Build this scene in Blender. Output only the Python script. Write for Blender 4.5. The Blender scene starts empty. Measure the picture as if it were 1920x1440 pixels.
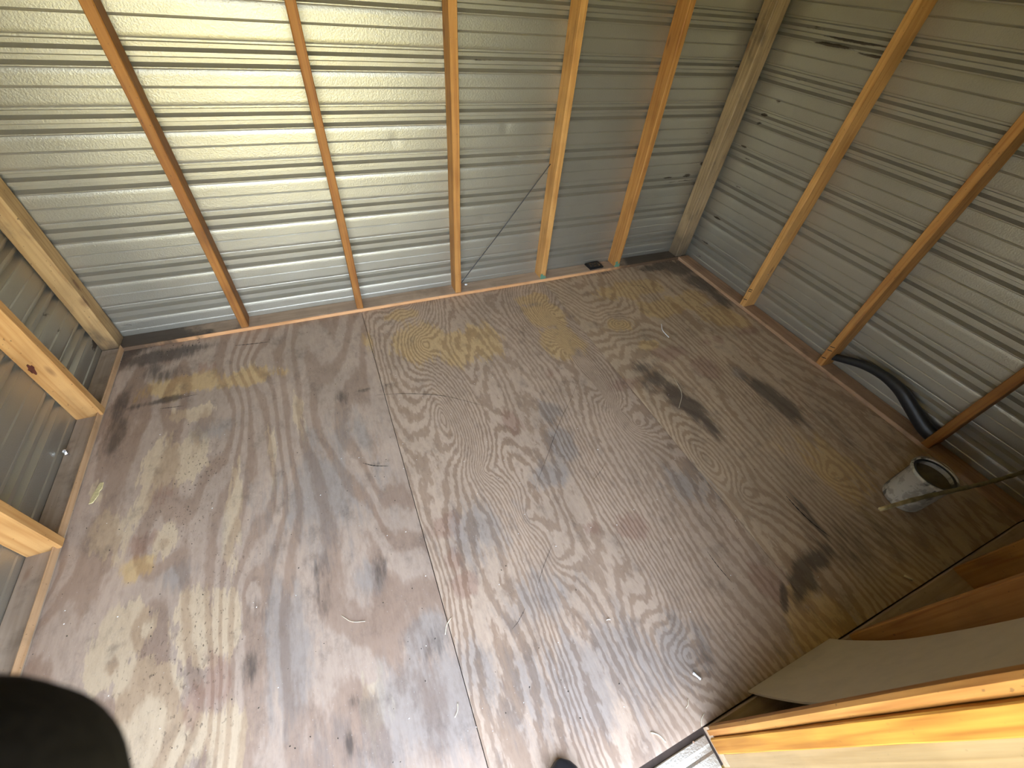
import bpy, bmesh, math, random
import numpy as np
from mathutils import Vector, Matrix

# ------------------------------------------------------------------ camera, sky, sun, exposure
SC = bpy.context.scene
COL = SC.collection
rng = np.random.default_rng(7)
random.seed(7)
FPX = 767.218
CAM = Vector((0.8459, -2.1732, 1.5277))
RM = Matrix(((0.91887215, 0.22903202, -0.32127606),
             (-0.38685979, 0.68302332, -0.61953099),
             (0.07754661, 0.69355856, 0.71621439)))
cd = bpy.data.cameras.new('camera')
cd.sensor_fit = 'HORIZONTAL'; cd.sensor_width = 36.0
cd.lens = FPX / 1920.0 * 36.0
cd.clip_start = 0.005; cd.clip_end = 200
cd.dof.use_dof = True; cd.dof.focus_distance = 1.9; cd.dof.aperture_fstop = cd.lens / 2.4
cam = bpy.data.objects.new('camera', cd); COL.objects.link(cam)
cam.matrix_world = Matrix.Translation(CAM) @ RM.to_4x4()
SC.camera = cam

W = bpy.data.worlds.new('sky'); SC.world = W; W.use_nodes = True
wn = W.node_tree; wn.nodes.clear()
wo = wn.nodes.new('ShaderNodeOutputWorld'); wb = wn.nodes.new('ShaderNodeBackground')
st = wn.nodes.new('ShaderNodeTexSky'); st.sky_type = 'NISHITA'
st.sun_disc = False; st.sun_elevation = math.radians(52); st.sun_rotation = math.radians(35)
st.air_density = 1.0; st.dust_density = 1.6; st.ozone_density = 1.0
hs = wn.nodes.new('ShaderNodeHueSaturation'); hs.inputs['Saturation'].default_value = .55
wn.links.new(st.outputs[0], hs.inputs['Color']); wn.links.new(hs.outputs[0], wb.inputs[0]); wb.inputs[1].default_value = 0.58
wn.links.new(wb.outputs[0], wo.inputs[0])

sd = bpy.data.lights.new('sun', 'SUN'); sd.energy = 3.9; sd.angle = math.radians(0.6); sd.color = (1.0, 0.94, 0.82)
sun = bpy.data.objects.new('sun', sd); COL.objects.link(sun)
sun.rotation_euler = Vector((-0.45, -0.62, -1.0)).to_track_quat('-Z', 'Y').to_euler()   # from behind the shed

vs = SC.view_settings
vs.view_transform = 'Standard'; vs.look = 'None'; vs.gamma = 1.0; vs.use_curve_mapping = False
vs.exposure = 2.42

# ------------------------------------------------------------------ helpers
def ray(px, py):
    return RM @ Vector(((px - 960) / FPX, -(py - 720) / FPX, -1))
def at(px, py, axis, val):
    d = ray(px, py); t = (val - CAM[axis]) / d[axis]
    return CAM + d * t
def fl(px, py):
    p = at(px, py, 2, 0.0); return p.x, p.y

def world_of(o):
    m = Matrix.Identity(4)
    while o is not None:
        m = Matrix.LocRotScale(o.location, o.rotation_euler, o.scale) @ m
        o = o.parent
    return m

def tag(o, label=None, cat=None, group=None, kind=None):
    if label: o['label'] = label
    if cat: o['category'] = cat
    if group: o['group'] = group
    if kind: o['kind'] = kind
    return o

def empty(name, loc, label=None, cat=None, group=None, rot=(0, 0, 0), kind=None):
    o = bpy.data.objects.new(name, None); COL.objects.link(o)
    o.location = loc; o.rotation_euler = rot; o.empty_display_size = .05
    return tag(o, label, cat, group, kind)

def link(name, me, mat=None, parent=None, loc=(0, 0, 0), rot=(0, 0, 0), smooth=False):
    if mat is not None and not me.materials: me.materials.append(mat)
    if smooth:
        for p in me.polygons: p.use_smooth = True
    o = bpy.data.objects.new(name, me); COL.objects.link(o)
    o.location = loc; o.rotation_euler = rot
    if parent is not None: o.parent = parent
    return o

def mesh(verts, faces, name='mesh'):
    me = bpy.data.meshes.new(name); me.from_pydata([tuple(v) for v in verts], [], faces); me.update()
    return me

def bm_mesh(bm, name='mesh'):
    me = bpy.data.meshes.new(name); bmesh.ops.recalc_face_normals(bm, faces=bm.faces[:])
    bm.to_mesh(me); bm.free(); return me

def loft(sections, closed_ends=True, name='loft'):
    """sections: list of rings (same length) of points"""
    n = len(sections[0]); v = [p for s in sections for p in s]; f = []
    for i in range(len(sections) - 1):
        for j in range(n):
            a = i * n + j; b = i * n + (j + 1) % n
            f.append((a, b, b + n, a + n))
    if closed_ends:
        f.append(tuple(range(n - 1, -1, -1)))
        k = (len(sections) - 1) * n
        f.append(tuple(range(k, k + n)))
    return mesh(v, f, name)

def board(sx, sy, sz, ch=0.003, seg=14, wob=0.0012, seed=0, axis=2, twist=0.0):
    """a sawn board sx * sy * sz from its lower corner, eased edges, slightly uneven; length along axis"""
    r = np.random.default_rng(seed)
    dims = [sx, sy, sz]; L = dims[axis]
    a, b = [d for i, d in enumerate(dims) if i != axis]
    ring = [(ch, 0), (a - ch, 0), (a, ch), (a, b - ch), (a - ch, b), (ch, b), (0, b - ch), (0, ch)]
    secs = []
    ph = r.uniform(0, 6.28, 6)
    for i in range(seg + 1):
        t = i / seg
        oa = wob * (math.sin(2.3 * t * 3 + ph[0]) + .6 * math.sin(11 * t + ph[1]))
        ob = wob * (math.sin(1.9 * t * 3 + ph[2]) + .6 * math.sin(13 * t + ph[3]))
        s = []
        for k, (u, w) in enumerate(ring):
            j = r.normal(0, wob * .25, 2)
            c, sn = math.cos(twist * t), math.sin(twist * t)
            uu, ww = u - a / 2, w - b / 2
            u2 = uu * c - ww * sn + a / 2 + oa + j[0]; w2 = uu * sn + ww * c + b / 2 + ob + j[1]
            p = [0, 0, 0]; q = [i2 for i2 in range(3) if i2 != axis]
            p[q[0]] = u2; p[q[1]] = w2; p[axis] = t * L
            s.append(tuple(p))
        secs.append(s)
    me = loft(secs)
    bm = bmesh.new(); bm.from_mesh(me); bpy.data.meshes.remove(me)
    return bm_mesh(bm, 'board')

def tube(points, radii, n=12, flat=1.0, up=(0, 0, 1)):
    pts = [Vector(p) for p in points]; secs = []
    for i, p in enumerate(pts):
        t = (pts[min(i + 1, len(pts) - 1)] - pts[max(i - 1, 0)]).normalized()
        a = Vector(up).cross(t)
        if a.length < 1e-4: a = Vector((1, 0, 0)).cross(t)
        a.normalize(); b = t.cross(a).normalized()
        r = radii[i] if hasattr(radii, '__len__') else radii
        secs.append([p + a * (r * flat * math.cos(2 * math.pi * k / n)) + b * (r * math.sin(2 * math.pi * k / n)) for k in range(n)])
    bm = bmesh.new(); me = loft(secs); bm.from_mesh(me); bpy.data.meshes.remove(me)
    return bm_mesh(bm, 'tube')

def spline(pts, n=40):
    P = [np.array(p, float) for p in pts]; P = [2 * P[0] - P[1]] + P + [2 * P[-1] - P[-2]]
    out = []; m = len(P) - 3
    for i in range(n + 1):
        t = i / n * m; k = min(int(t), m - 1); u = t - k
        a, b, c, d = P[k:k + 4]
        out.append(tuple(.5 * ((2 * b) + (-a + c) * u + (2 * a - 5 * b + 4 * c - d) * u * u + (-a + 3 * b - 3 * c + d) * u ** 3)))
    return out

def lathe(prof, n=40):
    v = []; f = []
    for r, z in prof:
        for k in range(n): v.append((r * math.cos(2 * math.pi * k / n), r * math.sin(2 * math.pi * k / n), z))
    for i in range(len(prof) - 1):
        for k in range(n):
            a = i * n + k; b = i * n + (k + 1) % n
            f.append((a, b, b + n, a + n))
    return mesh(v, f, 'lathe')

# ------------------------------------------------------------------ materials
class NT:
    def __init__(s, name):
        s.m = bpy.data.materials.new(name); s.m.use_nodes = True
        s.t = s.m.node_tree; s.t.nodes.clear()
        s.out = s.t.nodes.new('ShaderNodeOutputMaterial'); s.b = s.t.nodes.new('ShaderNodeBsdfPrincipled')
        s.t.links.new(s.b.outputs[0], s.out.inputs[0])
    def n(s, typ, **kw):
        o = s.t.nodes.new(typ)
        for k, v in kw.items(): setattr(o, k, v)
        return o
    def l(s, a, b): s.t.links.new(a, b)
    def put(s, sock, v):
        if isinstance(v, (int, float)): sock.default_value = v
        elif isinstance(v, (tuple, list)): sock.default_value = tuple(v) + ((1,) if len(v) == 3 and len(sock.default_value) == 4 else ())
        else: s.l(v, sock)
    def math(s, op, a, b=0.0, c=0.0, clamp=False):
        o = s.n('ShaderNodeMath', operation=op); o.use_clamp = clamp
        s.put(o.inputs[0], a); s.put(o.inputs[1], b); s.put(o.inputs[2], c); return o.outputs[0]
    def mix(s, f, a, b, blend='MIX'):
        o = s.n('ShaderNodeMix', data_type='RGBA', blend_type=blend)
        s.put(o.inputs[0], f); s.put(o.inputs[6], a); s.put(o.inputs[7], b); return o.outputs[2]
    def step(s, v, lo, hi):
        o = s.n('ShaderNodeMapRange', interpolation_type='SMOOTHSTEP')
        s.put(o.inputs[0], v); s.put(o.inputs[1], lo); s.put(o.inputs[2], hi); return o.outputs[0]
    def coords(s, kind='Object', scale=(1, 1, 1), off=None):
        tc = s.n('ShaderNodeTexCoord'); mp = s.n('ShaderNodeMapping')
        s.l(tc.outputs[kind], mp.inputs[0]); mp.inputs[3].default_value = scale
        if off is not None: s.l(off, mp.inputs[1])
        return mp.outputs[0]
    def noise(s, vec, scale=1.0, detail=2.0, rough=.5, dist=0.0, d4=None):
        o = s.n('ShaderNodeTexNoise')
        if d4 is not None: o.noise_dimensions = '4D'; s.put(o.inputs['W'], d4)
        s.l(vec, o.inputs['Vector']); o.inputs['Scale'].default_value = scale
        o.inputs['Detail'].default_value = detail; o.inputs['Roughness'].default_value = rough
        o.inputs['Distortion'].default_value = dist
        return o.outputs[0]
    def vor(s, vec, scale, feature='F1', rand=1.0):
        o = s.n('ShaderNodeTexVoronoi', feature=feature); s.l(vec, o.inputs['Vector'])
        o.inputs['Scale'].default_value = scale; o.inputs['Randomness'].default_value = rand
        return o
    def attr(s, name):
        o = s.n('ShaderNodeAttribute', attribute_name=name); return o.outputs['Fac']
    def bump(s, h, strength=.3, dist=.002):
        o = s.n('ShaderNodeBump'); s.l(h, o.inputs['Height']); o.inputs['Strength'].default_value = strength
        o.inputs['Distance'].default_value = dist; s.l(o.outputs[0], s.b.inputs['Normal'])
    def fin(s, color=None, rough=.6, metal=0.0, spec=None):
        if color is not None: s.put(s.b.inputs['Base Color'], color)
        s.put(s.b.inputs['Roughness'], rough); s.put(s.b.inputs['Metallic'], metal)
        if spec is not None: s.put(s.b.inputs['Specular IOR Level'], spec)
        return s.m

def pine(name, light, dark, dirt=0.25, dirtcol=(.06, .045, .03), axis=2, specks=0.5, foot=0.0, knot=True, ends=None):
    m = NT(name)
    ri = m.n('ShaderNodeObjectInfo').outputs['Random']
    w = m.math('MULTIPLY', ri, 37.0)
    sc = [26, 26, 26]; sc[axis] = 1.3
    v = m.coords('Object', tuple(sc))
    warp = m.noise(v, .55, 2, .5, d4=w)
    ph = m.math('MULTIPLY', warp, 46.0)
    band = m.math('MULTIPLY_ADD', m.math('SINE', ph), .5, .5)
    sc2 = [120, 120, 120]; sc2[axis] = 5
    fib = m.noise(m.coords('Object', tuple(sc2)), 1.0, 2, .6, d4=w)
    big = m.noise(m.coords('Object', (6, 6, 6)), 1.0, 2, .5, d4=w)
    f = m.math('ADD', m.math('MULTIPLY', m.math('POWER', band, 2.2), .5), m.math('MULTIPLY', m.math('SUBTRACT', fib, .42), 1.3), clamp=True)
    c = m.mix(f, light, dark)
    c = m.mix(m.math('MULTIPLY', m.step(big, .4, .75), .35), c, tuple(.62 * x for x in dark))
    if knot:
        ks = [9, 9, 9]; ks[axis] = 3.2
        vo = m.vor(m.coords('Object', tuple(ks)), 1.0)
        kd = vo.outputs['Distance']
        c = m.mix(m.math('MULTIPLY', m.step(kd, .16, .07), .75), c, (.13, .05, .02))
    if specks > 0:
        sp = m.noise(m.coords('Object', (150, 150, 90)), 1.0, 1, .5, d4=w)
        c = m.mix(m.math('MULTIPLY', m.step(sp, .71, .76), specks), c, (.05, .035, .02))
    dn = m.noise(m.coords('Object', (9, 9, 5)), 1.0, 4, .6, d4=m.math('ADD', w, 9.0))
    c = m.mix(m.math('MULTIPLY', m.step(dn, .5, .72), dirt), c, dirtcol)
    if ends:
        tc = m.n('ShaderNodeTexCoord'); sp2 = m.n('ShaderNodeSeparateXYZ'); m.l(tc.outputs['Object'], sp2.inputs[0])
        xx = m.math('MULTIPLY_ADD', m.math('SUBTRACT', dn, .5), .9, sp2.outputs[0])
        fa = m.math('MAXIMUM', m.step(xx, ends[0] + .1, ends[0] - .2), m.step(xx, ends[1] - .15, ends[1] + .15))
        c = m.mix(m.math('MULTIPLY', fa, .88), c, dirtcol)
    if foot > 0:
        tc = m.n('ShaderNodeTexCoord'); sp2 = m.n('ShaderNodeSeparateXYZ'); m.l(tc.outputs['Object'], sp2.inputs[0])
        z = m.math('MULTIPLY_ADD', m.math('SUBTRACT', dn, .5), .55, sp2.outputs[2])
        c = m.mix(m.math('MULTIPLY', m.step(z, foot, -.02), .8), c, dirtcol)
    m.bump(m.math('ADD', m.math('MULTIPLY', band, .5), fib), .35, .0012)
    return m.fin(c, .62, 0, .35)

def metal_mat():
    m = NT('galvalume')
    v = m.coords('Object', (1, 1, 1))
    st_ = m.noise(v, 165, 2, .55)
    sc = m.noise(v, 430, 1, .5)
    big = m.noise(v, 2.2, 3, .6)
    c = m.mix(m.math('MULTIPLY', m.step(big, .35, .7), .5), (.405, .382, .322), (.33, .31, .255))
    # dirt marks held by an attribute (mud streaks near the far right corner)
    dirt = m.attr('dirt')
    dn = m.noise(m.coords('Object', (30, 30, 120)), 1.0, 3, .6)
    df = m.step(m.math('ADD', dirt, m.math('MULTIPLY', m.math('SUBTRACT', dn, .5), .6)), .42, .62)
    df = m.math('MULTIPLY', df, m.step(dirt, .08, .2))
    c = m.mix(df, c, (.05, .035, .022))
    film = m.noise(m.coords('Object', (5, 5, 16)), 1.0, 3, .65)
    rough = m.math('MULTIPLY_ADD', film, .14, .355)
    rough = m.mix(df, rough, .8) if False else m.math('ADD', rough, m.math('MULTIPLY', df, .4))
    m.bump(m.math('ADD', st_, m.math('MULTIPLY', sc, .25)), .55, .0018)
    return m.fin(c, rough, m.math('SUBTRACT', .76, m.math('MULTIPLY', df, .7)))

def ply_mat(name, k, fine, contrast, base, lo, sx, sy, amp, lin, seed, specks):
    """rotary cut plywood: contour lines of a field stretched along the sheet"""
    m = NT(name)
    v = m.coords('Object', (sx, sy, 1))
    fld = m.noise(v, 1.0, 2.0, .45, .25, d4=seed)
    jag = m.noise(m.coords('Object', (38, 11, 1)), 1.0, 2, .6, d4=seed + 3)
    ring = m.attr('ring')
    tcx = m.n('ShaderNodeTexCoord'); sxx = m.n('ShaderNodeSeparateXYZ'); m.l(tcx.outputs['Object'], sxx.inputs[0])
    ring = m.math('MULTIPLY_ADD', sxx.outputs[0], lin, ring)
    ph = m.math('ADD', m.math('MULTIPLY', fld, amp), ring)
    jag2 = m.noise(m.coords('Object', (85, 34, 1)), 1.0, 2, .6, d4=seed + 4)
    ph = m.math('ADD', ph, m.math('MULTIPLY', jag, fine)); ph = m.math('ADD', ph, m.math('MULTIPLY', jag2, fine * .55))
    s = m.math('MULTIPLY_ADD', m.math('SINE', m.math('MULTIPLY', ph, k)), .5, .5)
    vary = m.noise(m.coords('Object', (2.2, 1.3, 1)), 1.0, 3, .6, d4=seed + 7)
    lines = m.math('MULTIPLY', m.step(s, .30, .86), m.math('MULTIPLY_ADD', vary, .9, .25))
    lines = m.math('MULTIPLY', lines, contrast)
    fib = m.noise(m.coords('Object', (130, 7, 1)), 1.0, 3, .6)
    blot = m.noise(m.coords('Object', (4.3, 2.8, 1)), 1.0, 5, .62, d4=seed + 11)
    c = m.mix(m.math('MULTIPLY', m.step(blot, .36, .66), .8), base, tuple(.80 * x for x in base))
    edge = m.noise(m.coords('Object', (11, 3.2, 1)), 1.0, 5, .65, d4=seed + 20)
    fine_n = m.noise(m.coords('Object', (70, 11, 1)), 1.0, 3, .65, d4=seed + 21)
    en = m.math('ADD', m.math('MULTIPLY', m.math('SUBTRACT', edge, .5), 1.9), m.math('MULTIPLY', m.math('SUBTRACT', fine_n, .5), 1.1))
    def mask(a, lo_=.34, hi_=.62):
        at_ = m.attr(a)
        f = m.step(m.math('MULTIPLY_ADD', at_, 1.35, en), lo_, hi_)
        return m.math('MULTIPLY', f, m.step(at_, .03, .22))
    c = m.mix(m.math('MULTIPLY', mask('pale', .40, .52), .85), c, (.60, .475, .32))
    c = m.mix(m.math('MULTIPLY', mask('warm', .3, .6), .80), c, (.60, .42, .20))
    c = m.mix(m.math('MULTIPLY', mask('red'), .60), c, (.36, .225, .165))
    c = m.mix(m.math('MULTIPLY', mask('grey', .25, .75), .68), c, (.315, .28, .25))
    c = m.mix(lines, c, m.mix(1.0, c, lo, 'MULTIPLY'))
    c = m.mix(m.math('MULTIPLY', m.math('SUBTRACT', fib, .35), .45, clamp=True), c, m.mix(1.0, c, (.62, .57, .52), 'MULTIPLY'))
    c = m.mix(m.math('MULTIPLY', mask('dark', .18, .90), .80), c, (.065, .049, .040))
    # general grime, dark specks and pale dust
    g = m.noise(m.coords('Object', (14, 10, 1)), 1.0, 6, .7, d4=seed + 30)
    c = m.mix(m.math('MULTIPLY', m.step(g, .50, .76), .55), c, (.115, .092, .076))
    g2 = m.noise(m.coords('Object', (55, 20, 1)), 1.0, 5, .75, d4=seed + 33)
    c = m.mix(m.math('MULTIPLY', m.step(g2, .40, .74), .42), c, m.mix(1.0, c, (.60, .54, .50), 'MULTIPLY'))
    if specks:
        sp = m.noise(m.coords('Object', (115, 62, 1)), 1.0, 2, .6)
        sm = m.math('MULTIPLY', m.step(sp, .60, .67), m.attr('specks'))
        c = m.mix(m.math('MULTIPLY', sm, .8), c, (.07, .05, .035))
    d2 = m.noise(m.coords('Object', (260, 200, 1)), 1.0, 0, .5)
    c = m.mix(m.math('MULTIPLY', m.step(d2, .80, .86), .45), c, (.55, .53, .5))
    rough = m.math('MULTIPLY_ADD', blot, .18, .40)
    m.bump(m.math('ADD', m.math('MULTIPLY', lines, -.7), m.math('MULTIPLY', fib, .8)), .22, .0012)
    return m.fin(c, rough, 0, .5)

def plain(name, col, rough=.6, metal=0.0, var=.25, scale=40, spec=None, bump=0.15):
    m = NT(name); v = m.coords('Object')
    n = m.noise(v, scale, 3, .6)
    c = m.mix(m.step(n, .35, .7), col, tuple(x * (1 - var) for x in col))
    if bump: m.bump(n, bump, .001)
    return m.fin(c, rough, metal, spec)

MET = metal_mat()
P_ORANGE = pine('pine_orange', (.46, .225, .062), (.29, .105, .022), dirt=.25)
P_SHADED = pine('pine_shaded', (.34, .145, .032), (.20, .065, .012), dirt=.22)  # darker copy of the stud pine, shadow-side tone put into the colour
P_LEFT = pine('pine_left_wall', (.52, .29, .105), (.38, .175, .05), dirt=.22, specks=.7)
P_LIT = pine('pine_lit', (.55, .295, .095), (.37, .16, .04), dirt=.28, specks=.6)  # lighter copy of the same pine, lit tone put into the colour
P_POST = pine('pine_stained', (.47, .30, .13), (.30, .165, .065), dirt=.62, dirtcol=(.085, .06, .04), specks=.8, foot=.14)
P_POST2 = pine('pine_grey', (.36, .25, .135), (.19, .125, .065), dirt=.6, dirtcol=(.05, .04, .03), specks=.9, foot=.30)
P_JAMB = pine('pine_honey', (.46, .225, .036), (.25, .085, .010), dirt=.12, specks=.15, knot=False)
P_TRIM = pine('pine_pale', (.31, .215, .115), (.25, .16, .075), dirt=.14, specks=.2, knot=False)
P_PLATE_XB = pine('plate_wood_back', (.47, .345, .24), (.35, .245, .16), dirt=.3, axis=0, dirtcol=(.045, .036, .028), ends=(.50, 3.12))
P_PLATE_XO2 = pine('plate_edge_back', (.62, .34, .16), (.48, .225, .085), dirt=.2, axis=0, knot=False, dirtcol=(.05, .035, .025), ends=(.30, 2.98))
P_PLATE_X = pine('plate_wood_x', (.47, .345, .24), (.35, .245, .16), dirt=.3, axis=0)
P_PLATE_XO = pine('plate_edge_wood', (.62, .34, .16), (.48, .225, .085), dirt=.15, axis=0, knot=False)
P_PLATE_EY = pine('plate_edge_left', (.50, .315, .17), (.38, .215, .10), dirt=.3, axis=1, knot=False)
P_PLATE_YL = pine('plate_wood_left', (.40, .315, .235), (.30, .225, .16), dirt=.45, axis=1)
P_PLATE_Y = pine('plate_wood_y', (.40, .25, .15), (.27, .145, .075), dirt=.5, axis=1)
PLY_L = ply_mat('plywood_left', 9.6, .26, .80, (.49, .38, .295), (.60, .50, .44), 2.6, .5, 8.0, 5.0, 1.3, True)
PLY_M = ply_mat('plywood_middle', 12.5, .62, .74, (.53, .405, .30), (.46, .37, .30), 1.9, .45, 19.0, 16.0, 5.1, False)
PLY_R = ply_mat('plywood_right', 11.0, .60, .76, (.56, .425, .29), (.48, .37, .29), 1.9, .42, 15.0, 8.0, 9.4, False)
WHITE_BOARD = plain('white_hardboard', (.54, .46, .34), .65, var=.08, scale=18, bump=.05)
BLACK_RUB = plain('black_rubber', (.016, .017, .019), .42, var=.3, scale=60)
BLACK_PLA = plain('black_plastic', (.012, .012, .013), .38, var=.3, scale=90)
RUST = plain('rust_flecks', (.26, .15, .06), .8, var=.5, scale=300)
WIRE = plain('dark_wire', (.022, .022, .024), .5, var=.2, scale=100)
STEEL = plain('bright_steel', (.75, .75, .75), .25, .95, var=.1, scale=80)
GREEN = plain('green_paint', (.12, .25, .16), .7, var=.45, scale=140)
INK = plain('dark_mark', (.02, .016, .013), .8, var=.2, scale=90)
WHITE = plain('white_plastic', (.80, .80, .78), .45, var=.08, scale=60)
STRAW = plain('pale_straw', (.72, .65, .48), .7, var=.15, scale=200)
SUB = plain('subfloor_dark', (.05, .035, .025), .9)
BLOB_DARK = plain('blob_dark', (.012, .010, .007), .9, var=.4, scale=260, bump=.5, spec=.1)
SHOE_R = plain('shoe_rubber', (.018, .018, .022), .45, var=.2, scale=80)
SHOE_U = plain('shoe_blue_grey', (.20, .27, .31), .6, var=.35, scale=200)
STICK = plain('stick_wood', (.50, .40, .20), .7, var=.35, scale=25)
STICK_D = plain('stick_weathered', (.21, .175, .085), .8, var=.4, scale=25)
LAWN = plain('dry_lawn', (.46, .375, .055), .9, var=.35, scale=3, bump=.6)
CHIP = plain('wood_chip_pale', (.62, .53, .27), .7, var=.25, scale=120)

m = NT('pail_paint')
v = m.coords('Object')
n1 = m.noise(v, 26, 4, .6); n2 = m.noise(m.coords('Object', (18, 18, 5)), 1.0, 3, .6)
c = m.mix(m.step(n1, .5, .58), (.47, .44, .375), (.31, .28, .23))
c = m.mix(m.step(n2, .54, .60), c, (.10, .092, .078))
PAIL = m.fin(c, .55)
PAIL_IN = plain('pail_inside', (.125, .098, .055), .7, var=.3, scale=30)

# ------------------------------------------------------------------ the setting: metal cladding
XL, XR, YB, YF = -0.345, 3.415, 0.100, -2.432
ZT = 1.98
PROF = [(-.017, 0), (-.0135, .0016), (-.0105, 0), (-.0045, 0), (.0015, .0150), (.0150, .0155), (.0270, 0), (.0405, 0),
        (.0460, .0150), (.0605, .0155), (.0735, 0), (.0765, 0), (.0795, .0016), (.083, 0), (.100, 0), (.116, 0), (.1310, 0), (.1350, .0030), (.1395, 0), (.165, 0), (.18, 0)]
def profile(z0, z1, d0=0.8072, per=0.2083):
    out = []
    for k in range(-8, 9):
        base = d0 + k * per
        for d, h in PROF:
            z = base - d
            if z0 < z < z1: out.append((z, h))
    out.sort(); return [(z0, 0.0)] + out + [(z1, 0.0)]

def clad(L, z0, z1, step=.02, dents=(), seed=0, dirt=()):
    """sheet in local (s along the wall, h outward, z up); returns arrays"""
    r = np.random.default_rng(seed)
    pr = profile(z0, z1); ns = max(2, int(L / step) + 1)
    s = np.linspace(0, L, ns); Z = np.array([p[0] for p in pr]); H = np.array([p[1] for p in pr])
    S, ZZ = np.meshgrid(s, Z); HH = np.repeat(H[:, None], ns, 1)
    w = np.zeros_like(S)
    for _ in range(14):
        w += r.uniform(.00004, .00018) * np.sin(S * r.uniform(3, 16) + ZZ * r.uniform(-9, 9) + r.uniform(0, 6.28))
    HH = HH + w
    for (ds, dz, rad, am) in dents:
        HH += am * np.exp(-(((S - ds) / rad) ** 2 + ((ZZ - dz) / (rad * 1.4)) ** 2))
    D = np.zeros_like(S)
    for (ds, dz, rs, rz, a) in dirt:
        D = np.maximum(D, a * np.exp(-(((S - ds) / rs) ** 2 + ((ZZ - dz) / rz) ** 2)))
    return S, HH, ZZ, D

def clad_mesh(S, H, Z, D, to_world):
    nz, ns = S.shape
    V = to_world(S.ravel(), H.ravel(), Z.ravel())
    idx = np.arange(nz * ns).reshape(nz, ns)
    F = np.stack([idx[:-1, :-1], idx[:-1, 1:], idx[1:, 1:], idx[1:, :-1]], -1).reshape(-1, 4)
    me = bpy.data.meshes.new('cladding')
    me.from_pydata(V.tolist(), [], F.tolist()); me.update()
    a = me.attributes.new('dirt', 'FLOAT', 'POINT'); a.data.foreach_set('value', D.ravel().astype(np.float32))
    me.shade_smooth()
    try: me.set_sharp_from_angle(angle=math.radians(28))
    except Exception: pass
    return me

col = lambda *a: np.stack(a, -1)
B_DENT = [(at(740, 262, 1, YB).x - XL + .02, at(740, 262, 1, YB).z, .014, .004), (at(949, 238, 1, YB).x - XL + .02, at(949, 238, 1, YB).z, .016, .005),
          (at(967, 295, 1, YB).x - XL + .02, at(967, 295, 1, YB).z, .012, .005), (at(906, 411, 1, YB).x - XL + .02, at(906, 411, 1, YB).z, .014, .004),
          (at(625, 375, 1, YB).x - XL + .02, at(625, 375, 1, YB).z, .02, -.004)]
def bd(px, py, rs, rz, a):
    p = at(px, py, 1, YB); return (p.x - XL + .02, p.z, rs, rz, a)
B_DIRT = [bd(1285, 338, .11, .007, 1.0), bd(1318, 308, .05, .022, .85), bd(1300, 380, .07, .008, .8), bd(1262, 342, .05, .006, .8), bd(1275, 392, .05, .006, .7),
          bd(1385, 126, .05, .006, .8), bd(1420, 36, .025, .01, .9), bd(1330, 400, .07, .03, .55), bd(1300, 440, .1, .02, .5), bd(240, 610, .12, .025, .5), bd(1370, 127, .12, .006, .55), bd(1320, 250, .1, .006, .5), bd(1290, 330, .05, .012, .9), bd(1255, 335, .06, .004, .9), bd(1310, 420, .06, .05, .55), bd(1270, 465, .08, .015, .6), bd(1240, 470, .08, .01, .5), bd(905, 113, .12, .006, .55)]
me = clad_mesh(*clad(XR - XL + .04, -.03, ZT, dents=B_DENT, seed=2, dirt=B_DIRT), lambda s, h, z: col(XL - .02 + s, YB + h, z))
wall_back = tag(link('wall_back', me, MET), 'corrugated bare metal back wall with orange timber studs and yellow sheen on top', 'wall', kind='structure')

def rd(px, py, rs, rz, a):
    p = at(px, py, 0, XR); return (YB + .02 - p.y, p.z, rs, rz, a)
R_DIRT = [rd(1600, 78, .22, .007, 1.0), rd(1530, 52, .10, .007, 1.0), rd(1560, 85, .14, .007, 1.0), rd(1650, 108, .15, .007, .9), rd(1480, 142, .05, .007, .9), rd(1500, 148, .10, .007, .8),
          rd(1430, 216, .03, .01, 1.0), rd(1420, 232, .025, .008, 1.0), rd(1400, 300, .06, .008, .8), rd(1380, 350, .06, .015, .6), rd(1345, 410, .05, .008, .9), rd(1320, 455, .06, .01, .7), rd(1310, 480, .08, .02, .6), rd(1460, 190, .04, .006, .7),
          rd(1395, 275, .035, .006, .9)]
me = clad_mesh(*clad(YB - YF + .04, -.03, ZT, seed=5, dirt=R_DIRT, dents=[(YB - at(1490, 215, 0, XR).y, at(1490, 215, 0, XR).z, .02, .004)]), lambda s, h, z: col(XR + h, YB + .02 - s, z))
wall_right = tag(link('wall_right', me, MET), 'corrugated bare metal wall on the right with three orange studs', 'wall', kind='structure')

def ld(px, py, rs, rz, a):
    p = at(px, py, 0, XL); return (p.y - YF, p.z, rs, rz, a)
L_DIRT = [ld(90, 590, .05, .03, .5), ld(110, 620, .06, .02, .5), ld(180, 640, .1, .03, .8), ld(20, 640, .03, .03, .5)]
me = clad_mesh(*clad(YB - YF + .02, -.03, ZT, seed=8, dirt=L_DIRT), lambda s, h, z: col(XL - h, YF + s, z))
wall_left = tag(link('wall_left', me, MET), 'corrugated bare metal wall on the left with wide orange studs', 'wall', kind='structure')

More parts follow.
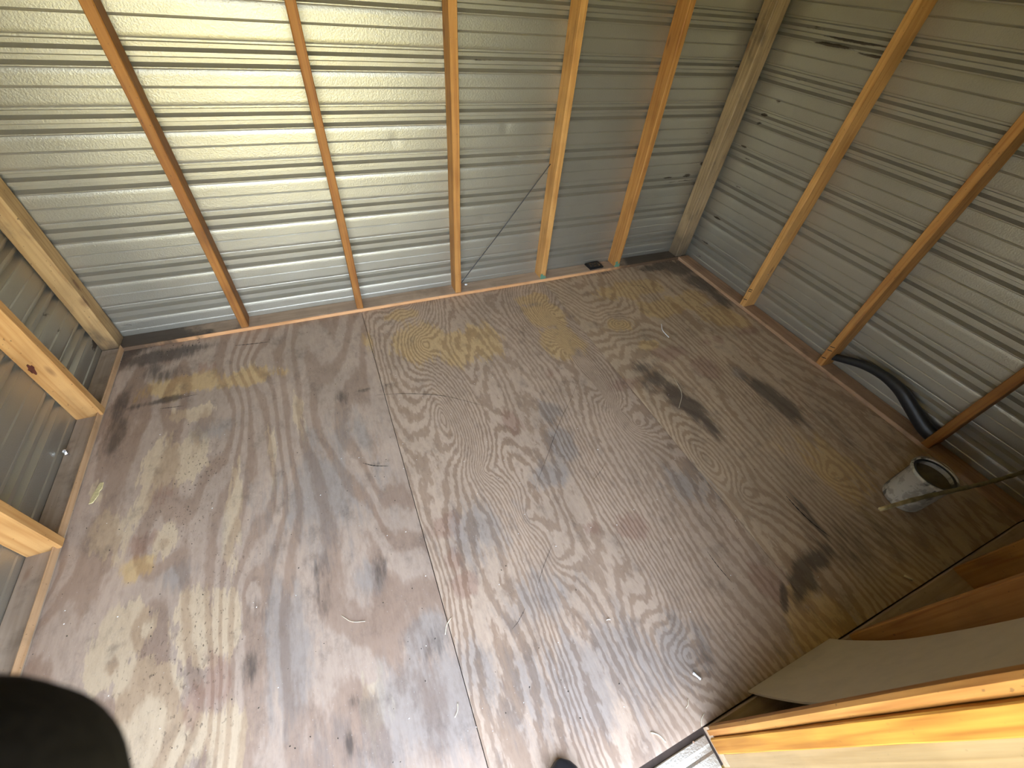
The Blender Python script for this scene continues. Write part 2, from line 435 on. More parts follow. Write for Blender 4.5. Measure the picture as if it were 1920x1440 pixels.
# front wall with the doorway; leans outward a little
LEAN = .015
DX0, DX1 = -0.20, 1.525
wall_front = empty('wall_front', (0, -2.335, 0), 'front wall with open doorway seen from inside at lower right', 'wall', rot=(LEAN, 0, 0), kind='structure')
def front_clad(x0, x1, z0, z1, seed):
    me = clad_mesh(*clad(x1 - x0, z0, z1, step=.05, seed=seed), lambda s, h, z: col(x0 + s, -.100 - h, z))
    return link('metal_siding', me, MET, wall_front)
front_clad(DX1 + .03, XR + .01, -.03, ZT, 11); front_clad(XL - .01, DX0 - .03, -.03, ZT, 12)
front_clad(DX0 - .03, DX1 + .03, 1.90, ZT, 13)

# roof seen by nobody but the light: two slopes of sheet on rafters
def roof():
    x0, x1 = XL - .12, XR + .12; v = []; f = []
    for (y, z) in ((YF - .2, 1.93), (-1.17, 2.42), (YB + .15, 1.93)):
        v += [(x0, y, z), (x1, y, z)]
    f = [(0, 1, 3, 2), (2, 3, 5, 4)]
    for xg in (XL, XR):
        k = len(v); v += [(xg, YF, 1.94), (xg, YB, 1.94), (xg, -1.17, 2.41)]; f.append((k, k + 1, k + 2))
    return mesh(v, f)
ceiling = tag(link('ceiling', roof(), plain('roof_underside', (.40, .36, .29), .8, var=.12, scale=6)), 'pitched roof over the shed', 'ceiling', kind='structure')

# ------------------------------------------------------------------ floor: three plywood sheets on a dark base
me = mesh(*(lambda x0, x1, y0, y1, z0, z1: ([(x0, y0, z0), (x1, y0, z0), (x1, y1, z0), (x0, y1, z0), (x0, y0, z1), (x1, y0, z1), (x1, y1, z1), (x0, y1, z1)],
     [(0, 3, 2, 1), (4, 5, 6, 7), (0, 1, 5, 4), (1, 2, 6, 5), (2, 3, 7, 6), (3, 0, 4, 7)]))(XL, XR, -2.425, YB, -.12, -.0185))
floor = tag(link('floor', me, SUB), 'worn plywood floor of three sheets with swirling grain and dark stains', 'floor', kind='structure')

# stains and knots that the floor really has; pixel of the photograph -> place on the floor
def gs(px, py, rx, ry, a, rot=0.0):
    x, y = fl(px, py); return (x, y, rx, ry, a, rot)
DARK = [gs(235, 655, .10, .07, 1.0), gs(300, 668, .14, .05, .95), gs(350, 655, .12, .03, .7), gs(215, 820, .035, .12, .75), gs(225, 760, .03, .12, .6), gs(290, 690, .05, .06, .6), gs(315, 700, .05, .05, .6), gs(180, 720, .05, .12, .75),
        gs(300, 752, .12, .016, .7, .05), gs(640, 742, .03, .05, .5), gs(1230, 712, .07, .06, .75), gs(1270, 740, .05, .10, .85), gs(1300, 765, .045, .10, .9), gs(1330, 795, .035, .09, .75), gs(1205, 690, .05, .05, .55),
        gs(1440, 735, .055, .10, 1.0), gs(1470, 760, .05, .10, 1.0), gs(1495, 780, .03, .07, .7), gs(710, 1072, .026, .05, .42), gs(722, 1050, .02, .028, .4), gs(808, 1205, .04, .05, .35),
        gs(662, 1315, .012, .025, .85), gs(657, 1395, .012, .025, .85), gs(1285, 500, .14, .09, 1.0), gs(1320, 530, .08, .12, .95), gs(1250, 496, .10, .05, .8), gs(1350, 560, .05, .12, .75), gs(1225, 503, .12, .04, .7),
        gs(1505, 1075, .075, .030, 1.0, .5), gs(1530, 1050, .05, .035, .9), gs(1495, 1098, .05, .018, 1.0, .8), gs(1515, 1090, .03, .03, .9), gs(1550, 1030, .03, .04, .7), gs(1470, 1118, .04, .010, .8, .8), gs(1410, 590, .02, .15, .4), gs(1560, 800, .10, .20, .35),
        gs(700, 870, .09, .006, .4), gs(690, 730, .12, .008, .45), gs(1330, 1240, .05, .05, .35), gs(600, 1110, .05, .1, .3), gs(1500, 945, .012, .08, .8), gs(1530, 985, .012, .08, .8), gs(1040, 790, .04, .06, .35), gs(480, 1150, .03, .05, .35),
        gs(470, 1250, .02, .05, .45), gs(1130, 512, .16, .018, .35), gs(1600, 1000, .2, .12, .35)]
GREY = [gs(1030, 770, .07, .08, .9), gs(1055, 830, .08, .10, .9), gs(1030, 890, .11, .08, .7), gs(800, 1190, .07, .07, .9), gs(600, 930, .26, .28, .62), gs(900, 1000, .2, .16, .5), gs(780, 1330, .30, .16, .62), gs(1100, 1270, .30, .18, .62), gs(640, 820, .2, .2, .5),
        gs(1010, 1120, .2, .12, .5), gs(1250, 1230, .2, .12, .6), gs(330, 1080, .07, .06, .6), gs(540, 1200, .10, .25, .6), gs(1390, 700, .08, .06, .45), gs(1290, 900, .14, .12, .5), gs(150, 860, .04, .10, .6), gs(700, 1080, .07, .08, .6), gs(420, 800, .16, .08, .5)]
RED = [gs(870, 1095, .05, .045, .9), gs(835, 985, .06, .06, .85), gs(850, 1050, .04, .06, .7), gs(1260, 660, .12, .07, .75), gs(1170, 720, .10, .07, .55), gs(1320, 690, .12, .10, .7), gs(1330, 640, .12, .05, .55), gs(280, 1010, .06, .07, .55), gs(400, 1280, .04, .10, .75),
       gs(365, 1320, .035, .08, .75), gs(1180, 990, .10, .06, .5), gs(960, 790, .05, .1, .5), gs(1110, 990, .04, .04, .5), gs(380, 690, .08, .06, .4), gs(1440, 1090, .08, .08, .6), gs(300, 940, .05, .1, .5), gs(1030, 700, .1, .05, .4), gs(1400, 620, .1, .05, .6)]
WARM = [gs(790, 640, .13, .14, .95), gs(860, 650, .11, .13, .9), gs(900, 640, .10, .14, .8), gs(1020, 590, .10, .12, 1.0), gs(1050, 640, .10, .12, 1.0), gs(1000, 560, .1, .06, .9), gs(1160, 610, .12, .06, .7), gs(1190, 540, .22, .08, 1.0), gs(1250, 575, .20, .08, .95),
        gs(1350, 590, .12, .10, .95), gs(1380, 600, .08, .09, .9), gs(1300, 560, .1, .08, .8), gs(1220, 645, .10, .04, .6), gs(350, 720, .18, .07, .75), gs(450, 710, .16, .06, .7), gs(1500, 1110, .06, .035, .9), gs(1540, 1180, .16, .07, .7), gs(1560, 880, .16, .2, .6), gs(750, 590, .1, .05, .6),
        gs(270, 1060, .05, .04, .6), gs(690, 640, .03, .1, .6), gs(120, 800, .02, .12, .5)]
PALE = [gs(300, 870, .07, .12, .75), gs(360, 860, .06, .12, .75), gs(210, 1000, .05, .10, .6), gs(310, 1010, .04, .07, .8), gs(240, 1190, .06, .07, .95), gs(205, 1240, .045, .06, .95), gs(280, 1330, .07, .09, 1.0), gs(330, 1390, .09, .06, 1.0), gs(360, 1170, .05, .10, .75),
        gs(420, 1170, .04, .10, .7), gs(390, 1220, .04, .05, .8), gs(420, 1400, .05, .06, .8), gs(370, 770, .10, .05, .55), gs(440, 950, .025, .25, .55), gs(510, 860, .02, .22, .45), gs(560, 780, .025, .15, .45), gs(700, 1330, .05, .10, .5), gs(180, 920, .03, .08, .5), gs(270, 940, .03, .10, .6), gs(450, 700, .1, .06, .4), gs(250, 1280, .04, .06, .9)]
SPECK = [gs(380, 880, .10, .14, 1.0), gs(340, 960, .12, .14, 1.0), gs(380, 1200, .10, .16, 1.0), gs(300, 1250, .12, .12, .8), gs(360, 1350, .12, .10, .8), gs(430, 1050, .08, .10, .7), gs(90, 1010, .1, .08, .6)]
EYES = [gs(795, 645, .105, .22, 8.5), gs(1035, 588, .115, .20, 8.5), gs(1160, 607, .13, .10, 7), gs(1165, 770, .06, .09, 5), gs(910, 880, .08, .10, 5.5), gs(1195, 795, .06, .07, 4), gs(740, 560, .10, .08, -5), gs(940, 525, .10, .07, -5),
        gs(1400, 925, .07, .08, 3.6), gs(1560, 890, .09, .09, 3.5), gs(1325, 860, .10, .20, -4.5), gs(990, 965, .06, .12, 5), gs(830, 780, .05, .22, -5), gs(1120, 730, .05, .22, -5), gs(1060, 660, .04, .10, -3.5),
        gs(1290, 1230, .08, .10, 5), gs(1045, 1040, .06, .14, 4), gs(40, 1105, .045, .06, 5), gs(470, 1110, .03, .07, 1.2), gs(210, 1250, .08, .12, 1.5), gs(310, 1020, .06, .09, 1.4), gs(470, 680, .14, .16, 1.6), gs(350, 1340, .10, .14, -1.6), gs(270, 1180, .05, .10, -1.2)]
def field(X, Y, L, cone=False):
    out = np.zeros_like(X)
    for (x, y, rx, ry, a, rot) in L:
        dx, dy = X - x, Y - y; c, s = math.cos(rot), math.sin(rot)
        u = (dx * c + dy * s) / rx; w = (-dx * s + dy * c) / ry
        r2 = u * u + w * w
        if cone: out += .8 * a * np.exp(-.9 * np.sqrt(r2 + .01))
        else: out = np.maximum(out, a * np.exp(-r2))
    return out
def sheet(x0, x1, y0, y1, mat, seed, nm):
    st_ = .0125
    xs = np.linspace(x0, x1, int((x1 - x0) / st_) + 1); ys = np.linspace(y0, y1, int((y1 - y0) / st_) + 1)
    X, Y = np.meshgrid(xs, ys); r = np.random.default_rng(seed)
    Z = np.zeros_like(X)
    for _ in range(6): Z += r.uniform(.0001, .0004) * np.sin(X * r.uniform(2, 7) + Y * r.uniform(2, 6) + r.uniform(0, 6))
    Z -= Z.max()
    tz = field(X, Y, [gs(1505, 1075, .075, .030, 1.0, .5), gs(1495, 1098, .05, .018, 1.0, .8), gs(1530, 1050, .05, .035, .9)])
    Z -= .0016 * np.clip((tz - .35) * 4, 0, 1)
    b = (X < xs[0] + 1e-6) | (X > xs[-1] - 1e-6) | (Y < ys[0] + 1e-6) | (Y > ys[-1] - 1e-6)
    Z[b] -= .0014
    ny, nx = X.shape; idx = np.arange(nx * ny).reshape(ny, nx)
    F = np.stack([idx[:-1, :-1], idx[:-1, 1:], idx[1:, 1:], idx[1:, :-1]], -1).reshape(-1, 4).tolist()
    ring = list(idx[0, :]) + list(idx[1:, -1]) + list(idx[-1, -2::-1]) + list(idx[-2:0:-1, 0])
    V = np.stack([X.ravel(), Y.ravel(), Z.ravel()], -1); k = len(V)
    low = V[ring].copy(); low[:, 2] = -.018
    n = len(ring)
    F += [(ring[(i + 1) % n], ring[i], k + i, k + (i + 1) % n) for i in range(n)]
    F.append(tuple(range(k + n - 1, k - 1, -1)))
    V = np.vstack([V, low])
    me = bpy.data.meshes.new('plywood_sheet'); me.from_pydata(V.tolist(), [], [tuple(int(q) for q in f) for f in F]); me.update()
    for nme, L, cn in (('dark', [(q[0], q[1], q[2] * 1.3, q[3] * 1.3, q[4], q[5]) for q in DARK], 0), ('grey', GREY, 0), ('red', RED, 0), ('warm', [(q[0], q[1], q[2] * 1.15, q[3] * 1.15, q[4], q[5]) for q in WARM], 0), ('pale', [(q[0], q[1], q[2] * 1.2, q[3] * 1.25, q[4], q[5]) for q in PALE], 0), ('specks', SPECK, 0), ('ring', EYES, 1)):
        a = me.attributes.new(nme, 'FLOAT', 'POINT')
        val = np.concatenate([field(X, Y, L, cn).ravel(), np.zeros(n)]).astype(np.float32)
        a.data.foreach_set('value', val)
    me.shade_smooth()
    try: me.set_sharp_from_angle(angle=math.radians(40))
    except Exception: pass
    return link('plywood_sheet', me, mat, floor)
SX1, SX2 = 0.9044, 2.124
FX0, FX1, FY0, FY1 = -.2627, 3.312, -2.335, 0.0
sheet(FX0 + .001, SX1 - .0012, FY0 + .001, FY1 - .001, PLY_L, 21, 'l')['label'] = 'plywood sheet with broad pale wavy grain'
sheet(SX1 + .0012, SX2 - .0007, FY0 + .001, FY1 - .001, PLY_M, 22, 'm')['label'] = 'plywood sheet with fine swirling cathedral grain'
sheet(SX2 + .0007, FX1 - .001, FY0 + .001, FY1 - .001, PLY_R, 23, 'r')['label'] = 'plywood sheet with torn dark veneer patch'

# hairline cracks and scratches in the sheets
def ribbon(pts, w):
    P = [Vector((*fl(*q), .0001)) for q in pts]; P = [Vector(q) for q in spline(P, 24)]; v = []; f = []
    for i, q in enumerate(P):
        t = (P[min(i + 1, 24)] - P[max(i - 1, 0)]).normalized(); nrm = Vector((-t.y, t.x, 0)); e = w * (.35 + .65 * math.sin(math.pi * i / 24)) * (.7 + .3 * math.sin(i * 2.1))
        v += [tuple(q + nrm * e), tuple(q + Vector((0, 0, .0003))), tuple(q - nrm * e)]
    for i in range(24):
        a = i * 3; f += [(a, a + 1, a + 4, a + 3), (a + 1, a + 2, a + 5, a + 4)]
    return mesh(v, f)
for sh, pts, w_ in ((1, [(1088, 703), (1072, 745), (1050, 790), (1028, 850), (1003, 915)], .0008), (1, [(1036, 1020), (1020, 1060), (1008, 1098)], .0008), (1, [(985, 1140), (972, 1165), (960, 1180)], .0008),
                    (2, [(1326, 1034), (1345, 1060), (1372, 1092)], .0018), (2, [(1474, 930), (1490, 948), (1520, 978), (1556, 1006)], .0040), (0, [(680, 868), (700, 873), (728, 874)], .0022), (0, [(334, 747), (352, 743), (372, 739)], .0014),
                    (1, [(705, 741), (760, 738), (830, 742), (905, 760)], .0016), (0, [(300, 766), (320, 764), (345, 761)], .0016), (1, [(1135, 868), (1125, 885), (1112, 900)], .0008), (2, [(1178, 535), (1200, 536), (1222, 547)], .0022), (0, [(440, 648), (470, 645), (506, 641)], .0030)):
    link('crack', ribbon(pts, w_), INK, [o for o in floor.children if o.name.startswith('plywood_sheet')][sh])

# bottom plates (belong to their walls)
PH = .018
def part(name, me, mat, parent, loc, rot=(0, 0, 0)):
    """loc in world for an unmoved parent, in the front wall's own frame for that wall"""
    return link(name, me, mat, parent, loc, rot)
def plate_back():
    o = part('bottom_plate', board(FX1 - FX0 + .16, YB + .0, PH + .018, .003, 30, .0006, 31, axis=0), P_PLATE_XB, wall_back, (FX0 - .08, 0.0, -.018))
    e = board(FX1 - FX0, .004, PH + .012, .0008, 30, .0004, 32, axis=0)
    link('plate_edge', e, P_PLATE_XO2, o, (.08, -.0045, .006))['label'] = 'fresh orange sawn edge'
    return o
plate_back()
part('bottom_plate', board(.083, FY1 - FY0 - .002, PH + .018, .003, 20, .0006, 33, axis=1), P_PLATE_YL, wall_left, (XL, FY0 + .001, -.018))
link('plate_edge', board(.004, FY1 - FY0 - .004, PH + .012, .0008, 30, .0004, 36, axis=1), P_PLATE_EY, wall_left, (FX0 + .0005, FY0 + .002, .006))['label'] = 'tan worn edge of the left plate'
part('bottom_plate', board(.100, FY1 - FY0 - .002, PH + .018, .003, 20, .0006, 34, axis=1), P_PLATE_Y, wall_right, (FX1, FY0 + .001, -.018))
link('bottom_plate', board(FX1 - DX1, .093, PH + .018, .003, 20, .0006, 35, axis=0), P_PLATE_X, wall_front, (DX1 + .003, -.097, -.018))

# studs of the back wall (left edges 0.61 m apart)
SW, SDp = .038, .0985
STX = [0.2746 + .61 * k for k in range(5)]
smats = [P_SHADED, P_SHADED, P_ORANGE, P_LIT, P_ORANGE]
slab = ['deep orange stud, first from the left corner', 'dark orange stud above the floor seam', 'honey orange stud at the middle of the back wall', 'light stud with green paint at its foot, wire tied to it', 'knotty stud with green paint at its foot']
studs_back = []
for k, x in enumerate(STX):
    y0 = .0015
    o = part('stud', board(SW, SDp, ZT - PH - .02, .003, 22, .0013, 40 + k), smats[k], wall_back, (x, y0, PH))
    o['label'] = slab[k]; studs_back.append(o)

def blob_patch(r, seed, depth=.0012, n=14):
    """a thin ragged paint daub in local xz, facing -y"""
    rr = np.random.default_rng(seed); v = [(0, -depth, 0)]; f = []
    for k in range(n):
        a = 2 * math.pi * k / n; q = r * rr.uniform(.55, 1.1)
        v.append((q * math.cos(a), -depth * .6, q * math.sin(a)))
    for k in range(n): v.append((v[1 + k][0] * 1.05, 0.0008, v[1 + k][2] * 1.05))
    for k in range(n):
        a, b = 1 + k, 1 + (k + 1) % n
        f += [(0, a, b), (a, a + n, b + n, b)]
    return mesh(v, f)
for k, pts in ((3, [(.006, .012, .012), (.020, .008, .012), (.004, .030, .008)]), (4, [(.008, .012, .012), (.022, .012, .013), (.008, .034, .009), (.028, .004, .008)])):
    for i, (dx, dz, r) in enumerate(pts):
        link('paint_daub', blob_patch(r * 1.5, 60 + 7 * k + i), GREEN, studs_back[k], (dx, -.0022, dz))['label'] = 'green paint daub'

def nail_head():
    bm = bmesh.new(); bmesh.ops.create_cone(bm, cap_ends=True, segments=12, radius1=.0042, radius2=.0032, depth=.003); return bm_mesh(bm)
NAIL = nail_head(); NAIL.materials.append(STEEL)
def nail(parent, local, rot):
    o = bpy.data.objects.new('nail_head', NAIL); COL.objects.link(o); o.parent = parent; o.location = local; o.rotation_euler = rot; return o

# corner posts
cp = part('corner_post', board(.076, .090, ZT - PH - .02, .004, 24, .0018, 50), P_POST, wall_back, (XL + .002, .004, PH))
cp['label'] = 'stained post in the back left corner'
cp = part('corner_post', board(.055, .090, ZT - PH - .02, .004, 24, .0014, 51), P_POST2, wall_back, (3.292, .006, PH))
cp['label'] = 'dirt-stained post in the back right corner'
cp = part('corner_post', board(.045, .075, ZT - PH - .02, .003, 24, .0012, 52), P_POST2, wall_right, (3.352, .012, PH))
cp['label'] = 'grey second piece of the right corner post'

# studs of the right wall
right_studs = []
for k, (y, mt, lab) in enumerate(((-.698, P_LIT, 'light orange stud nearest the back right corner'), (-1.313, P_ORANGE, 'orange stud with the black hose behind its foot'), (-1.937, P_SHADED, 'dark shaded stud nearest the paint pail'))):
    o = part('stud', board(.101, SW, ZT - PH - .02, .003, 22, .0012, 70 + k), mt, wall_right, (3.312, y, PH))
    o['label'] = lab; right_studs.append(o)
for (k, px, py) in ((0, 1440, 515), (0, 1440, 474), (0, 1437, 473)):
    p = at(px, py, 1, -.6985); nail(right_studs[k], (p.x - 3.312, -.0012, p.z - PH), (math.radians(90), 0, 0))
def mark(parent, p, length, ang, w=.0028):
    me = board(length, w, .0014, .0002, 3, .0002, 5, axis=0)
    o = link('pencil_mark', me, INK, parent, p, (math.radians(90), 0, ang)); o['label'] = 'short dark stroke'; return o
for (k, pts) in ((0, [(.052, .052), (.115, .06), (.128, .064)]), (1, [(.055, .07), (.11, .06), (.135, .05)])):
    for (z, y) in pts:
        link('dark_mark', board(.0016, .026, .004, .0003, 3, .0002, 6, axis=1), INK, right_studs[k], (-.0026, .004, z), (math.radians(-18), 0, 0))

# studs of the left wall, wide face to the door
left_studs = []
for k, (y, lab) in enumerate(((-.468, 'wide orange stud with a dark red knot'), (-1.092, 'wide orange stud nearest the doorway, low in view'))):
    o = part('stud', board(.096, SW, ZT - PH - .02, .003, 22, .0012, 80 + k), P_LEFT, wall_left, (XL + .001, y, PH))
    o['label'] = lab; left_studs.append(o)
KN = plain('knot_dark_red', (.10, .022, .012), .4, var=.6, scale=90)
p = at(60, 693, 1, -.468)
kn = blob_patch(.014, 91, .0008)
for v_ in kn.vertices: v_.co.z *= 1.9; v_.co.x *= .75
link('knot', kn, KN, left_studs[0], (p.x - (XL + .001), -.0016, p.z - PH), (0, math.radians(12), 0))['label'] = 'dark red knot'

# front wall: studs, door jamb layers
for k, (x, lab) in enumerate(((2.158, 'brown stud behind the leaning white board'), (2.772, 'dark brown stud in the front right shade'))):
    o = link('stud', board(SW, .090, ZT - PH - .02, .003, 20, .001, 100 + k), P_ORANGE, wall_front, (x, -.0945, PH)); o['label'] = lab
o = link('door_stop', board(.034, .025, ZT - .03, .007, 24, .0007, 110), P_ORANGE, wall_front, (DX1 + .002, -.0285, 0.0)); o['label'] = 'brown inner edge of the door jamb with a rounded corner'
o = link('door_jamb', board(.040, .0375, ZT - .03, .0025, 40, .0008, 111), P_JAMB, wall_front, (DX1 - .003, -.0665, 0.0)); o['label'] = 'bright honey-orange jamb face at the doorway'
o = link('door_trim', board(.030, .070, ZT + .01, .002, 40, .0008, 112), P_TRIM, wall_front, (DX1 + .004, -.137, -.04)); o['label'] = 'pale planed board outside the jamb'
o = link('door_jamb', board(.040, .095, ZT - .03, .003, 20, .0008, 113), P_ORANGE, wall_front, (DX0 - .04, -.098, 0.0))
o = link('door_header', board(DX1 - DX0 + .08, .090, .089, .003, 20, .0008, 114, axis=0), P_PLATE_XO, wall_front, (DX0 - .04, -.0985, 1.86))

# ------------------------------------------------------------------ outside: dry lawn
def lawn_mesh():
    n = 40; v = []; f = []
    xs = np.linspace(-14, 16, n); ys = np.concatenate([np.linspace(-30, -4, n // 2), np.linspace(-3.5, 8, n - n // 2)])
    for y in ys:
        for x in xs: v.append((x, y, -.34 + .03 * math.sin(x * 1.3 + y) + .02 * math.sin(y * 2.1)))
    for i in range(n - 1):
        for j in range(n - 1):
            a = i * n + j; f.append((a, a + 1, a + n + 1, a + n))
    return mesh(v, f)
tag(link('lawn', lawn_mesh(), LAWN, smooth=True), 'sunlit dry grass outside the doorway', 'grass', kind='stuff')

# ------------------------------------------------------------------ things
# corrugated sheet lying just outside the doorway
def door_sheet():
    pr = [(0, -.003), (.002, 0), (.020, .001), (.027, -.0012), (.036, -.0012), (.043, .0015), (.060, .0018), (.072, .0018), (.078, -.0008), (.086, -.0008), (.093, .0018), (.16, .002), (.30, .001)]
    xs = np.linspace(0, 1.231, 62); v = []; f = []; n = len(pr)
    for t in (0, 1):
        for x in xs:
            for (d, h) in pr: v.append((x, -d, h - .0009 * t - .10 * d + .0005 * math.sin(x * 21)))
    k = len(xs) * n
    for i in range(len(xs) - 1):
        for j in range(n - 1):
            a = i * n + j; f += [(a, a + 1, a + n + 1, a + n), (k + a, k + a + n, k + a + n + 1, k + a + 1)]
    for j in range(n - 1):
        a = (len(xs) - 1) * n + j
        f += [(a, a + 1, k + a + 1, k + a), (j + 1, j, k + j, k + j + 1)]
    for i in range(len(xs) - 1):
        a = i * n; f += [(a, a + n, k + a + n, k + a), (a + n - 1, k + a + n - 1, k + a + 2 * n - 1, a + 2 * n - 1)]
    return mesh(v, f)
ds = empty('threshold_sheet', (.288, -2.352, -.012), 'ribbed galvanised metal sheet outside the floor edge, at the foot of the door jamb', 'metal sheet')
link('sheet', door_sheet(), MET, ds)
p = at(1303, 1390, 2, -.010)
bm = bmesh.new(); bmesh.ops.create_cone(bm, cap_ends=True, segments=16, radius1=.0035, radius2=.003, depth=.003)
link('rivet', bm_mesh(bm), STEEL, ds, (p.x - .288 - .006, p.y + 2.352, .0022))

# white board leaning on the front wall
def leaning_board():
    prof = spline([(-2.3265, .0005), (-2.350, .078), (-2.384, .23), (-2.402, .39), (-2.416, .58), (-2.426, .80), (-2.431, 1.05)], 22)
    P = [np.array(q) for q in [(a[0], a[1]) for a in [(t[0], t[1]) for t in [(u[0], u[1]) for u in prof]]]]
    x0, x1 = 1.716, 2.098; th = .0055; v = []; f = []
    nrm = []
    for i in range(len(P)):
        t = P[min(i + 1, len(P) - 1)] - P[max(i - 1, 0)]; t /= np.linalg.norm(t); nrm.append(np.array([t[1], -t[0]]))
    xs = np.linspace(x0, x1, 6); n = len(xs)
    for s in (0, 1):
        for i, q in enumerate(P):
            w = q + nrm[i] * (th if s == 0 else 0) * 1.0
            for x in xs: v.append((x + .0, w[0], w[1]))
    k = len(P) * n
    for i in range(len(P) - 1):
        for j in range(n - 1):
            a = i * n + j; f += [(a, a + 1, a + n + 1, a + n), (k + a, k + a + n, k + a + n + 1, k + a + 1)]
        a = i * n; f += [(a, a + n, k + a + n, k + a), (a + n - 1, k + a + n - 1, k + a + 2 * n - 1, a + 2 * n - 1)]
    for j in range(n - 1):
        a = j; f += [(a, k + a, k + a + 1, a + 1)]
        a = (len(P) - 1) * n + j; f += [(a, a + 1, k + a + 1, k + a)]
    bm = bmesh.new(); me = mesh(v, f); bm.from_mesh(me); return bm_mesh(bm)
tag(link('white_board', leaning_board(), WHITE_BOARD), 'thin off-white hardboard offcut leaning against the front wall beside the jamb', 'board')

# paint pail
BR, TR, BH = .073, .0795, .200
pail = empty('paint_pail', (2.905, -2.058, .0005), 'small paint-smeared white pail standing near the right wall', 'pail')
link('body', lathe([(.0, .0), (BR - .012, .0), (BR - .004, .003), (BR, .010), (BR + .002, .03), (TR - .003, BH - .018), (TR + .003, BH - .016), (TR + .0045, BH - .006), (TR + .003, BH), (TR - .001, BH), (TR - .003, BH - .005),
     (TR - .005, BH - .03), (BR - .003, .02), (BR - .01, .012), (.0, .012)], 48), PAIL, pail, smooth=True)
link('inner_rim', lathe([(TR - .0035, BH - .0042), (TR - .012, BH - .0035), (TR - .0125, BH - .007), (TR - .0045, BH - .010), (TR - .0035, BH - .0042)], 48), BLACK_PLA, pail, smooth=True)['label'] = 'dark inner lip'
link('contents', lathe([(0, BH - .032), (TR - .02, BH - .033), (TR - .0065, BH - .031), (TR - .0065, BH - .036), (0, BH - .037)], 40), PAIL_IN, pail)['label'] = 'dried brown paint inside'
bail = []
for i in range(31):
    a = math.pi * i / 30
    q = Vector((0, -math.cos(a) * (TR + .006), 0)); up = Vector((math.sin(a) * .105 * math.cos(math.radians(2)), 0, math.sin(a) * .105 * math.sin(math.radians(2))))
    bail.append(tuple(q + up + Vector((0, 0, BH - .012))))
h = link('handle', tube(bail, .0013, 8), STEEL, pail, rot=(0, 0, math.radians(12)), smooth=True); h['label'] = 'thin wire handle folded back'

# stick lying across the pail
A = Vector((2.452, -2.081, .249)); B = Vector((3.411, -2.205, .181))
def stick_pts(t0, t1, n):
    out = []
    for i in range(n + 1):
        t = t0 + (t1 - t0) * i / n; q = A.lerp(B, t); q.z += .0022 * math.sin(t * 9); q.y += .003 * math.sin(t * 7); out.append(tuple(q - A))
    return out
stick = empty('stick', A, 'long thin wooden stick lying across the paint pail to the right wall', 'stick')
pts = stick_pts(.16, 1.0, 30); link('shaft', tube(pts, [.0082 + .0010 * math.sin(i * 1.7) for i in range(31)], 10), STICK_D, stick, smooth=True)
pts = stick_pts(0, .17, 8); link('bare_end', tube(pts, [.0076] * 8 + [.0080], 12), STICK, stick, smooth=True)['label'] = 'pale bare end'

# black hose lying behind the studs of the right wall
HP = [(3.376, -1.283, .055), (3.377, -1.33, .080), (3.377, -1.45, .132), (3.374, -1.56, .152), (3.370, -1.66, .142), (3.366, -1.75, .106), (3.362, -1.83, .072), (3.362, -1.885, .0565), (3.362, -1.93, .0575)]
hp = spline(HP, 60)
hr = [np.interp(i / 60, [0, .15, .35, .55, .75, .9, 1], [.020, .021, .026, .033, .036, .037, .036]) for i in range(61)]
hose = empty('hose', (3.37, -1.17, .0), 'thick black rubber hose arching behind two studs along the right wall', 'hose')
link('tube', tube([tuple(Vector(q) - Vector((3.37, -1.17, 0))) for q in hp], hr, 18, flat=.80, up=(0, 0, 1)), BLACK_RUB, hose, smooth=True)

# black tray on the back plate
tray = empty('bait_tray', (2.566, .053, PH + .0005), 'small flat black plastic tray with rust flecks on the back plate between two studs', 'tray', rot=(0, 0, math.radians(3)))
bm = bmesh.new(); bmesh.ops.create_cube(bm, size=1)
for v_ in bm.verts: v_.co = Vector((v_.co.x * .118, v_.co.y * .082, (v_.co.z + .5) * .011))
bmesh.ops.bevel(bm, geom=bm.edges[:], offset=.003, segments=2, affect='EDGES')
link('base', bm_mesh(bm), BLACK_PLA, tray)
bm = bmesh.new(); bmesh.ops.create_cube(bm, size=1)
for v_ in bm.verts: v_.co = Vector((v_.co.x * .098, v_.co.y * .064, (v_.co.z + .5) * .004 + .0108))
bmesh.ops.bevel(bm, geom=bm.edges[:], offset=.0015, segments=1, affect='EDGES')
link('lid', bm_mesh(bm), BLACK_PLA, tray)
r = np.random.default_rng(3); v = []; f = []
for i in range(26):
    x, y = r.uniform(-.045, .045), r.uniform(-.028, .030); s = r.uniform(.002, .0055); k = len(v); z = .0147
    v += [(x - s, y - s * .7, z), (x + s, y - s * .5, z), (x + s * .6, y + s, z), (x - s * .7, y + s * .8, z), (x, y, z + s * .6)]
    f += [(k, k + 1, k + 4), (k + 1, k + 2, k + 4), (k + 2, k + 3, k + 4), (k + 3, k, k + 4), (k + 3, k + 2, k + 1, k)]
o = link('rust_flecks', mesh(v, f), RUST, tray); o['kind'] = 'stuff'

# dark wire strung from a stud down to the foot of the next
a = Vector((2.1015, .075, .733)); b = Vector((1.5365, .055, .034))
wpts = []
for i in range(41):
    t = i / 40; q = a.lerp(b, t); q.z -= .004 * math.sin(math.pi * t); q.y += .0015 * math.sin(9 * t); wpts.append(tuple(q - a))
wire = empty('wire', a, 'thin dark wire strung diagonally from a back stud to the foot of the middle stud', 'wire')
link('strand', tube(wpts, .0026, 8), WIRE, wire, smooth=True)
bm = bmesh.new(); bmesh.ops.create_icosphere(bm, subdivisions=2, radius=.0065)
for v_ in bm.verts: v_.co.x *= 1.6; v_.co.z *= .8
link('end_clip', bm_mesh(bm), WHITE, wire, tuple(Vector((1.583, .060, .030)) - a), smooth=True)['label'] = 'small white clip at the low end'

